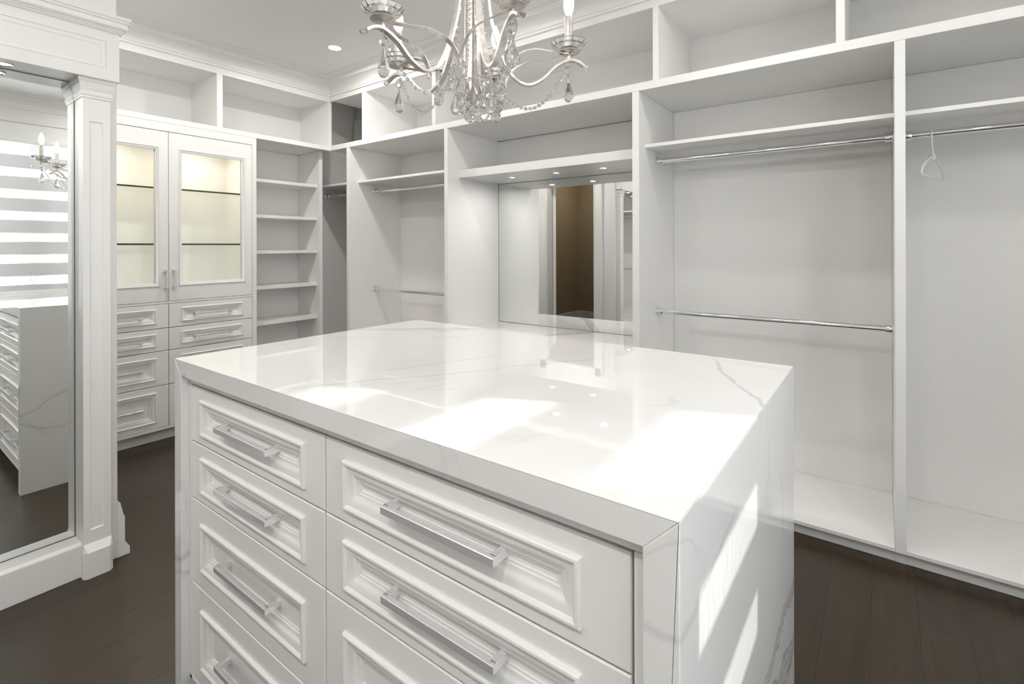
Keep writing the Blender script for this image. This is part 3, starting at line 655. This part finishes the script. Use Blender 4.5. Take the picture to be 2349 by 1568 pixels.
m.add([(-2.4945, -0.30, 0.1125), (-2.4945, 0.5525, 0.1125), (-2.412, 0.5525, 0.1125), (-2.412, -0.30, 0.1125), (-2.4945, -0.30, 0.1250), (-2.4945, 0.5525, 0.1250), (-2.430, 0.5525, 0.1250), (-2.430, -0.30, 0.1250)],
      [(0, 1, 2, 3), (4, 5, 6, 7), (0, 1, 5, 4), (2, 3, 7, 6), (1, 2, 6, 5), (3, 0, 4, 7)])
m.build('base_rail', 'paint', ms)
ex = -2.362; EY0, EY1 = -0.402, 0.6565
m = MB(); mp_ = lambda a, b, w: (ex + w, a, b)
er = (EY0 + 0.040, EY1 - 0.040, 1.909, 2.012)
m.rings((EY0, EY1, 1.868, 2.06), [(0, -0.131), (0, -0.0008), (0.0008, 0)], mp_)
c = .0008
vs = [mp_(EY0 + c, 1.868 + c, 0), mp_(EY1 - c, 1.868 + c, 0), mp_(EY1 - c, 2.06 - c, 0), mp_(EY0 + c, 2.06 - c, 0), mp_(er[0], er[2], 0), mp_(er[1], er[2], 0), mp_(er[1], er[3], 0), mp_(er[0], er[3], 0)]
m.add(vs, [(q, (q + 1) % 4, 4 + (q + 1) % 4, 4 + q) for q in range(4)])
m.rings(er, [(0, 0), (0, -0.0035), (0.004, -0.004), (0.004, -0.0015), (0.016, -0.004), (0.0165, -0.0055)], mp_, cap=True)
ent = m.build('entablature', 'paint', ms)
bx('soffit', (-2.4945, ex - 0.0005, EY0, EY1, 1.8662, 1.874), 'paint', ent, 0)
CN = [(0.0, 2.050), (0.006, 2.050), (0.008, 2.055), (0.011, 2.058), (0.013, 2.058), (0.013, 2.062), (0.020, 2.065), (0.0235, 2.070), (0.0225, 2.077), (0.0195, 2.082), (0.0205, 2.087), (0.0265, 2.090), (0.0265, 2.097), (0.030, 2.099), (0.030, 2.112)]
cn = MB(); n = len(CN); vs = []
for (q, z) in CN: vs += [(XP - 0.001, EY0 - q, z), (ex + q, EY0 - q, z), (ex + q, EY1 + q, z), (XP - 0.001, EY1 + q, z)]
fs = [(i_ * 4 + k, i_ * 4 + k + 1, i_ * 4 + 5 + k, i_ * 4 + 4 + k) for i_ in range(n - 1) for k in range(3)]
fs.append(tuple((n - 1) * 4 + k for k in range(4)))
# weathered top up to the wall
cn.add(vs, fs)
cn.add([(ex + 0.030, EY0 - 0.03, 2.112), (ex + 0.030, EY1 + 0.03, 2.112), (XP, EY1 + 0.03, 2.1135), (XP, EY0 - 0.03, 2.1135)], [(0, 1, 2, 3)])
cn.build('cornice', 'paint', ent, smooth=30)
tm = tag(bx('tall_mirror', (-2.5015, -2.4965, -0.2995, 0.5515, 0.1255, 1.8655), 'mirror', c=0), 'tall dressing mirror set between white pilasters on the left', 'mirror')
m = MB().box(-2.4966, -2.4945, 0.5495, 0.5525, 0.1255, 1.866).box(-2.4966, -2.4945, -0.30, 0.5525, 0.1252, 0.1275).box(-2.4966, -2.4945, -0.30, 0.5525, 1.863, 1.8665)
m.build('mirror_rim', 'mirror_edge', tm)
downlight((-2.428, 0.345, 1.866), 0.022, 'small recessed downlight in the soffit above the tall mirror', 'mirror soffit downlights', CAN_W * 0.8, (1, 0.98, 0.96), 'soffit_downlight')
downlight((-2.428, -0.09, 1.866), 0.022, 'soffit downlight out of view above the tall mirror', 'mirror soffit downlights', CAN_W * 0.8, (1, 0.98, 0.96), 'soffit_downlight')

# ------------------------------------------------------------------ island
IX0, IX1, IY0, IY1, IZ = -1.548, -0.179, 0.551, 1.430, 0.932
TH = 0.043
IO = (-0.8635, 0.9905, 0.0)
def vein(n, p, w, st, wob, lim=None):
    n = Vector(n).normalized(); c = n.dot(Vector(p) - Vector(IO))
    if lim:
        ln = Vector(lim[0]).normalized(); o_ = ln.dot(Vector(IO)); lim = (ln, lim[1] - o_, lim[2] - o_, lim[3])
    return (n, c, w, st, wob, lim)
M['marble_t'] = marble('marble_top', [
    vein((-0.59, 0.807, 0), (-1.40, 1.24, 0), 0.017, 0.46, 0.05),
    vein((0.843, -0.537, 0), (-0.90, 0.78, 0), 0.0028, 0.42, 0.11, ((0.537, 0.843, 0), -0.12, 0.75, 0.12)),
    vein((0.92, -0.395, 0), (-0.94, 0.90, 0), 0.0022, 0.50, 0.07, ((0.395, 0.92, 0), 0.30, 0.70, 0.08)),
    vein((0.882, 0.472, 0), (-0.26, 1.20, 0), 0.0040, 0.50, 0.10, ((-0.472, 0.882, 0), 0.9, 1.45, 0.12)),
    vein((0.10, 0.99, 0), (-0.22, 1.376, 0), 0.0025, 0.40, 0.05, ((1, 0, 0), -0.34, 0.0, 0.06))], seed=1.7, fine=0.40)
M['marble_r'] = marble('marble_right_end', [
    vein((0, 0.05, 1), (0, 1.25, 0.415), 0.012, 0.75, 0.16, ((0, 1, 0), 0.98, 1.6, 0.12)),
    vein((0, 0.30, 1), (0, 1.25, 0.31), 0.028, 0.70, 0.20, ((0, 1, 0), 0.80, 1.6, 0.25)),
    vein((0, -0.25, 1), (0, 1.25, 0.22), 0.010, 0.55, 0.18, ((0, 1, 0), 0.95, 1.6, 0.2)),
    vein((0, -0.15, 1), (0, 0.69, 0.815), 0.0060, 0.28, 0.10, ((0, 1, 0), 0.40, 0.86, 0.12)),
    vein((0, 0.95, 0.25), (0, 1.245, 0.67), 0.0050, 0.30, 0.08, ((0, 0, 1), 0.56, 0.78, 0.06))], seed=5.2, fine=0.30)
M['marble_l'] = marble('marble_left_end', [vein((0, -0.45, 0.89), (0, 0.85, 0.55), 0.006, 0.35, 0.12), vein((0, 0.3, 0.95), (0, 0.8, 0.28), 0.005, 0.3, 0.14)], seed=9.4, fine=0.30)
ic = thing('island_countertop', ((IX0 + IX1) / 2, (IY0 + IY1) / 2, 0), 'white marble waterfall top and ends of the central island', 'countertop')
# top slab: mitred ends (trapezoid section along Y)
e = 0.0012
m = MB()
a, b, zt, zb = IX0, IX1, IZ, IZ - TH
def prism_y(m, prof, y0, y1, c=0.0014):
    n = len(prof); cx = sum(p[0] for p in prof) / n; cz = sum(p[1] for p in prof) / n
    ins = []
    for i_ in range(n):
        p0, p1, p2 = Vector(prof[i_ - 1]), Vector(prof[i_]), Vector(prof[(i_ + 1) % n])
        d1 = (p1 - p0).normalized(); d2 = (p2 - p1).normalized(); n1 = Vector((-d1.y, d1.x)); n2 = Vector((-d2.y, d2.x))
        bis = (n1 + n2); k = c / max(0.3, (1 + n1.dot(n2))); ins.append((p1.x + bis.x * k, p1.y + bis.y * k))
    vs = [(p[0], y0, p[1]) for p in ins] + [(p[0], y0 + c, p[1]) for p in prof] + [(p[0], y1 - c, p[1]) for p in prof] + [(p[0], y1, p[1]) for p in ins]
    fs = [tuple(range(n)), tuple(range(3 * n, 4 * n))]
    for r_ in range(3):
        for k in range(n): fs.append((r_ * n + k, r_ * n + (k + 1) % n, (r_ + 1) * n + (k + 1) % n, (r_ + 1) * n + k))
    m.add(vs, fs)
c2 = 0.0018
prism_y(m, [(a + c2, zt), (a + c2 * 0.3, zt - c2 * 0.3), (a + TH - e, zb), (b - TH + e, zb), (b - c2 * 0.3, zt - c2 * 0.3), (b - c2, zt)], IY0, IY1)
m.build('top_slab', 'marble_t', ic)
m = MB(); prism_y(m, [(a, zt - c2), (a + 0.0001, 0.0), (a + TH, 0.0), (a + TH, zb - e * .5), (a + c2 * 0.25, zt - c2 * 0.55)], IY0, IY1); m.build('end_panel', 'marble_l', ic)
m = MB(); prism_y(m, [(b, zt - c2), (b - c2 * 0.25, zt - c2 * 0.55), (b - TH, zb - e * .5), (b - TH, 0.0), (b - 0.0001, 0.0)], IY0, IY1); o = m.build('end_panel', 'marble_r', ic)
ib = thing('island_cabinet', ((IX0 + IX1) / 2, (IY0 + IY1) / 2, 0), 'white framed drawer cabinet under the marble island top', 'cabinet')
X0, X1 = IX0 + TH + 0.0005, IX1 - TH - 0.0005
YD = 0.571
m = MB().box(X0, X1, YD + 0.022, 1.40, 0.075, zb - 0.001)
m.build('body', 'gap', ib)  # body coloured dark so the drawer gaps look shaded
m = MB().box(X0, X1, YD, YD + 0.022, 0.8690, zb - 0.0008, 0.0008).box(X0, -1.492, YD, YD + 0.022, 0.075, 0.868, 0.0008).box(-0.2405, X1, YD, YD + 0.022, 0.075, 0.868, 0.0008).box(X0, X1, YD, YD + 0.022, 0.075, 0.0848, 0.0008)
m.build('face_frame', 'paint', ib)
bx('back_panel', (X0, X1, 1.40, 1.415, 0.0, zb - 0.001), 'paint', ib); bx('toe_kick', (X0, X1, 0.63, 0.645, 0.0, 0.075), 'paint', ib)
mi = lambda a_, b_, w: (a_, YD - w, b_)
for (x0, x1) in ((-1.490, -0.8785), (-0.8745, -0.2445)):
    for (z0, z1) in ((0.7180, 0.8645), (0.5675, 0.7145), (0.3425, 0.5640), (0.0870, 0.3390)):
        tall = z1 - z0 > 0.16
        drawer(ib, (x0, x1, z0, z1), (0.059, 0.067, 0.052 if tall else 0.030, 0.046 if tall else 0.024), mi, 0.02, HM_D, (0, 0, 0))

# ------------------------------------------------------------------ zebra blind
zbld = thing('zebra_blind', (1.11, 0.9, 0.5), 'white striped day-and-night blind over the windows, seen in the tall mirror', 'blind')
BX, B0, B1 = 1.10, -0.42, 1.68
m = MB(); prof = [(0.0, 2.145), (0.055, 2.145), (0.066, 2.150), (0.068, 2.165), (0.060, 2.192), (0.045, 2.205), (0.0, 2.208)]
m.sweep(prof, (XR - 0.019, B0 - 0.02, 0), (XR - 0.019, B1 + 0.02, 0), (-1, 0, 0)); m.build('cassette', 'paint', zbld, smooth=40)
PITCH, CLR = 0.1905, 0.077
s_ = 0.575 * (BX + 0.181)
z = 0.736 + s_        # bottom of one clear band
while z + PITCH < 2.12: z += PITCH
z -= PITCH * 0
zz = z
while zz > 0.60:
    top = min(zz + CLR, 2.144); bot = zz
    if bot < 2.144: bx('sheer_band', (BX - 0.0003, BX + 0.0003, B0, B1, bot, top), 'sheerband', zbld, 0)
    t2 = min(bot, 2.144); b2_ = max(zz - (PITCH - CLR), 0.60)
    bx('solid_band', (BX - 0.0006, BX + 0.0006, B0, B1, b2_, t2), 'solidband', zbld, 0)
    zz -= PITCH
bx('bottom_rail', (BX - 0.006, BX + 0.006, B0, B1, 0.575, 0.60), 'paint', zbld)

# ------------------------------------------------------------------ chandelier
CX, CY = -0.866, 1.000
ch = thing('chandelier', (CX, CY, 1.58), 'silver five-arm candle chandelier draped with crystal beads above the island', 'chandelier')
def cat(pts, n=8):
    out = []; P = [pts[0]] + list(pts) + [pts[-1]]
    for i_ in range(1, len(P) - 2):
        for k in range(n):
            t = k / n; p0, p1, p2, p3 = (Vector(q) for q in P[i_ - 1:i_ + 3])
            out.append(0.5 * ((2 * p1) + (p2 - p0) * t + (2 * p0 - 5 * p1 + 4 * p2 - p3) * t * t + (3 * p1 - p0 - 3 * p2 + p3) * t ** 3))
    out.append(Vector(P[-2])); return out
TH0 = 6.0
def pol(th, r, z):
    """polar about the chandelier axis; angle 0 points along the camera-right direction of the room plan (36.4 deg)"""
    a = R(th) + YAW
    return Vector((CX + r * math.cos(a), CY + r * math.sin(a), z))
def tang(th): a = R(th) + YAW; return Vector((-math.sin(a), math.cos(a), 0))
# shared crystal meshes
def shared(mb, name, mat, smooth=None):
    o = mb.build(name, mat, smooth=smooth); me = o.data; bpy.data.objects.remove(o); return me
ME_BEAD = shared(MB().lathe([(0.0018, -0.0036), (0.0042, -0.0022), (0.0054, 0.0), (0.0042, 0.0022), (0.0018, 0.0036)], n=8), 'crystal_bead', 'crystal')
ME_OCT = shared(MB().lathe([(0.003, -0.0115), (0.0085, -0.007), (0.0105, 0), (0.0085, 0.007), (0.003, 0.0115)], n=8, flat=0.75), 'crystal_octagon', 'crystal')
ME_DROP = shared(MB().lathe([(0.0012, 0.0), (0.0035, -0.006), (0.007, -0.019), (0.0125, -0.033), (0.0160, -0.044), (0.0165, -0.050), (0.0125, -0.059), (0.006, -0.0645), (0.001, -0.066)], n=8, flat=0.8), 'crystal_drop', 'crystal')
bl = []
for k in range(9):
    a = R(-90 + 180 * k / 8); bl.append((max(0.002, 0.0245 * math.cos(a)), 0.0245 * math.sin(a)))
ME_BALL = shared(MB().lathe(bl, n=12), 'crystal_ball', 'crystal')
ME_CUBE = shared(MB().box(-0.0065, 0.0065, -0.009, 0.009, -0.0055, 0.0055, 0.0025), 'crystal_tip', 'crystal')
def child(name, me, parent, loc, rot=(0, 0, 0), sc_=1.0):
    o = bpy.data.objects.new(name, me); COL.objects.link(o); o.parent = parent; o.location = Vector(loc) - Vector(WL[ch]); o.rotation_euler = rot; o.scale = (sc_,) * 3; WL[o] = WL[ch]; return o
def strand(pts, sp=0.0128, sc_=1.0):
    """a wire part with its beads as pieces"""
    w = MB().tube(pts, 0.0004, 4).build('bead_strand', 'silver', ch)
    acc = 0.0; nxt = sp * 0.6
    for i_ in range(len(pts) - 1):
        seg = (pts[i_ + 1] - pts[i_]); l_ = seg.length
        while nxt <= acc + l_:
            p = pts[i_] + seg * ((nxt - acc) / l_)
            q = Vector((-seg.y, seg.x, 0.0)) if abs(seg.z) < 0.98 * l_ else Vector((1, 0, 0))
            if q.length < 1e-6: q = Vector((1, 0, 0))
            rt_ = q.normalized().to_track_quat('Z', 'Y').to_euler()
            child('crystal_bead', ME_BEAD, w, p, rt_, sc_ * random.uniform(0.96, 1.04)); nxt += sp
        acc += l_
def pendant(p, sc_=1.0, octa=True, rz=0.0):
    p = Vector(p)
    w = MB().tube([p, p + Vector((0, 0, -0.012))], 0.0006, 5).build('pendant_wire', 'silver', ch)
    zz_ = p.z - 0.012
    if octa: child('crystal_octagon', ME_OCT, w, (p.x, p.y, zz_ - 0.0105 * sc_), (0, 0, rz), sc_); zz_ -= 0.024 * sc_
    child('crystal_drop', ME_DROP, w, (p.x, p.y, zz_), (0, 0, rz), sc_)
ARM = [(0.022, 2.22), (0.030, 2.05), (0.045, 1.867), (0.058, 1.800), (0.078, 1.735), (0.105, 1.685), (0.145, 1.662), (0.185, 1.678), (0.222, 1.713), (0.258, 1.731), (0.282, 1.728), (0.299, 1.717)]
RC = 0.258
for k in range(5):
    th = TH0 + 72 * k; tg = tang(th)
    pts = cat([pol(th, r, z) for r, z in ARM], 7)
    arm = MB().strap(pts, lambda i_: tg, 0.0165, 0.0060).build('arm', 'silver', ch, 40)
    child('arm_tip', ME_CUBE, arm, pol(th, 0.304, 1.714), (R(-22), 0, R(th) + YAW - R(90)))
    c = pol(th, RC, 0)
    cup = MB().lathe([(0.004, 1.733), (0.0055, 1.738), (0.0045, 1.746), (0.009, 1.749), (0.029, 1.753), (0.0300, 1.7545), (0.028, 1.756), (0.004, 1.757)], c, (0, 0, 1), 24).build('candle_cup', 'silver', ch, 35)
    MB().lathe([(0.010, 1.7575), (0.024, 1.758), (0.041, 1.7665), (0.0490, 1.7775), (0.0470, 1.7805), (0.0380, 1.7735), (0.022, 1.7665), (0.010, 1.7655)], c, (0, 0, 1), 16).build('crystal_dish', 'crystal', cup)
    sl = MB().lathe([(0.0106, 1.7665), (0.0106, 1.848), (0.0098, 1.850)], c, (0, 0, 1), 20).build('candle_sleeve', 'silver', ch, 40)
    MB().lathe([(0.006, 1.850), (0.0085, 1.856), (0.0128, 1.868), (0.0145, 1.880), (0.0135, 1.892), (0.0095, 1.906), (0.0045, 1.918), (0.0008, 1.925)], c, (0, 0, 1), 18).build('bulb', 'bulb', sl, 60)
    pl_ = bpy.data.lights.new('candle_lamp', 'POINT'); pl_.energy = BULB_W; pl_.color = (1.0, 0.955, 0.90); pl_.shadow_soft_size = 0.008
    pl_o = bpy.data.objects.new('candle_lamp', pl_); COL.objects.link(pl_o); pl_o.location = (c.x, c.y, 1.882)
    # flat petals from each cup to the inner points between the arms
    for s in (-1, 1):
        ti = th + 36 * s
        q = [pol(th, RC + 0.008, 1.7505), pol(th + 2 * s, RC - 0.02, 1.7485), pol(th + 9 * s, 0.205, 1.743), pol(th + 17 * s, 0.165, 1.741), pol(th + 26 * s, 0.132, 1.726), pol(th + 33 * s, 0.116, 1.700), pol(ti, 0.112, 1.672)]
        qq = cat(q, 6)
        wd = lambda i_, a_=th, s_=s, n_=len(qq): (tang(a_) * (1 - i_ / n_) + Vector((0, 0, 1.0)) * 0.25 + (pol(a_ + 36 * s_, 1, 0) - Vector((CX, CY, 0))) * 0.0).normalized()
        MB().strap(qq, wd, 0.0105, 0.0026).build('petal_strap', 'silver', ch, 40)
    pendant(pol(th, RC - 0.002, 1.728), 1.08, True, R(th) + YAW + 0.6)
    # swag from the cup to the centre ring
    A = pol(th, RC - 0.004, 1.722); B = pol(th + 22, 0.070, 1.655)
    sw_ = [A.lerp(B, t / 24) - Vector((0, 0, 0.085 * math.sin(math.pi * (t / 24) ** 0.9))) for t in range(25)]
    strand(sw_)
    ti = th + 36
    pendant(pol(ti, 0.088, 1.702), 1.0, True, R(ti) + YAW + 1.2)
    pendant(pol(th + 12, 0.050, 1.672), 0.85, True, R(ti) + 0.4)
    # upright strands inside the stem
    strand([pol(ti, r, z) for r, z in ((0.024, 2.12), (0.030, 1.95), (0.036, 1.80), (0.044, 1.72), (0.060, 1.665))], 0.0135, 1.0)
    # inner lyre straps: down, round and back up
    q = cat([pol(ti, 0.016, 2.16), pol(ti, 0.019, 1.90), pol(ti, 0.021, 1.72), pol(ti, 0.027, 1.648), pol(ti, 0.040, 1.630), pol(ti, 0.052, 1.644), pol(ti, 0.050, 1.662)], 7)
    MB().strap(q, lambda i_, g=tang(ti): g, 0.0115, 0.0026).build('inner_strap', 'silver', ch, 40)
    strand([pol(ti, r, z) for r, z in ((0.040, 1.636), (0.030, 1.615), (0.012, 1.603))], 0.0125, 0.9)
# crystal drape round the centre
ring = [pol(8 * k, 0.066, 1.660 - 0.010 * abs(math.sin(R(8 * k * 2.5)))) for k in range(46)]
strand(ring, 0.0125, 0.95)
MB().lathe([(0.004, 1.606), (0.007, 1.612), (0.012, 1.622), (0.0165, 1.632), (0.012, 1.642), (0.006, 1.655), (0.006, 2.30), (0.012, 2.31), (0.012, 2.33), (0.005, 2.34), (0.005, ZC - 0.022)], (CX, CY, 0), (0, 0, 1), 16).build('stem', 'silver', ch, 40)
MB().lathe([(0.006, ZC - 0.026), (0.030, ZC - 0.024), (0.055, ZC - 0.014), (0.062, ZC - 0.001)], (CX, CY, 0), (0, 0, 1), 28).build('ceiling_canopy', 'silver', ch, 40)
MB().lathe([(0.010, 2.205), (0.030, 2.21), (0.036, 2.225), (0.030, 2.24), (0.010, 2.245)], (CX, CY, 0), (0, 0, 1), 24).build('top_hub', 'silver', ch, 40)
fw_ = MB().tube([(CX, CY, 1.608), (CX, CY, 1.604)], 0.0006, 5).build('pendant_wire', 'silver', ch)
child('crystal_octagon', ME_OCT, fw_, (CX, CY, 1.613), (0, 0, 0.3), 0.7)
child('crystal_ball', ME_BALL, fw_, (CX, CY, 1.581), (0, 0, 0.2))
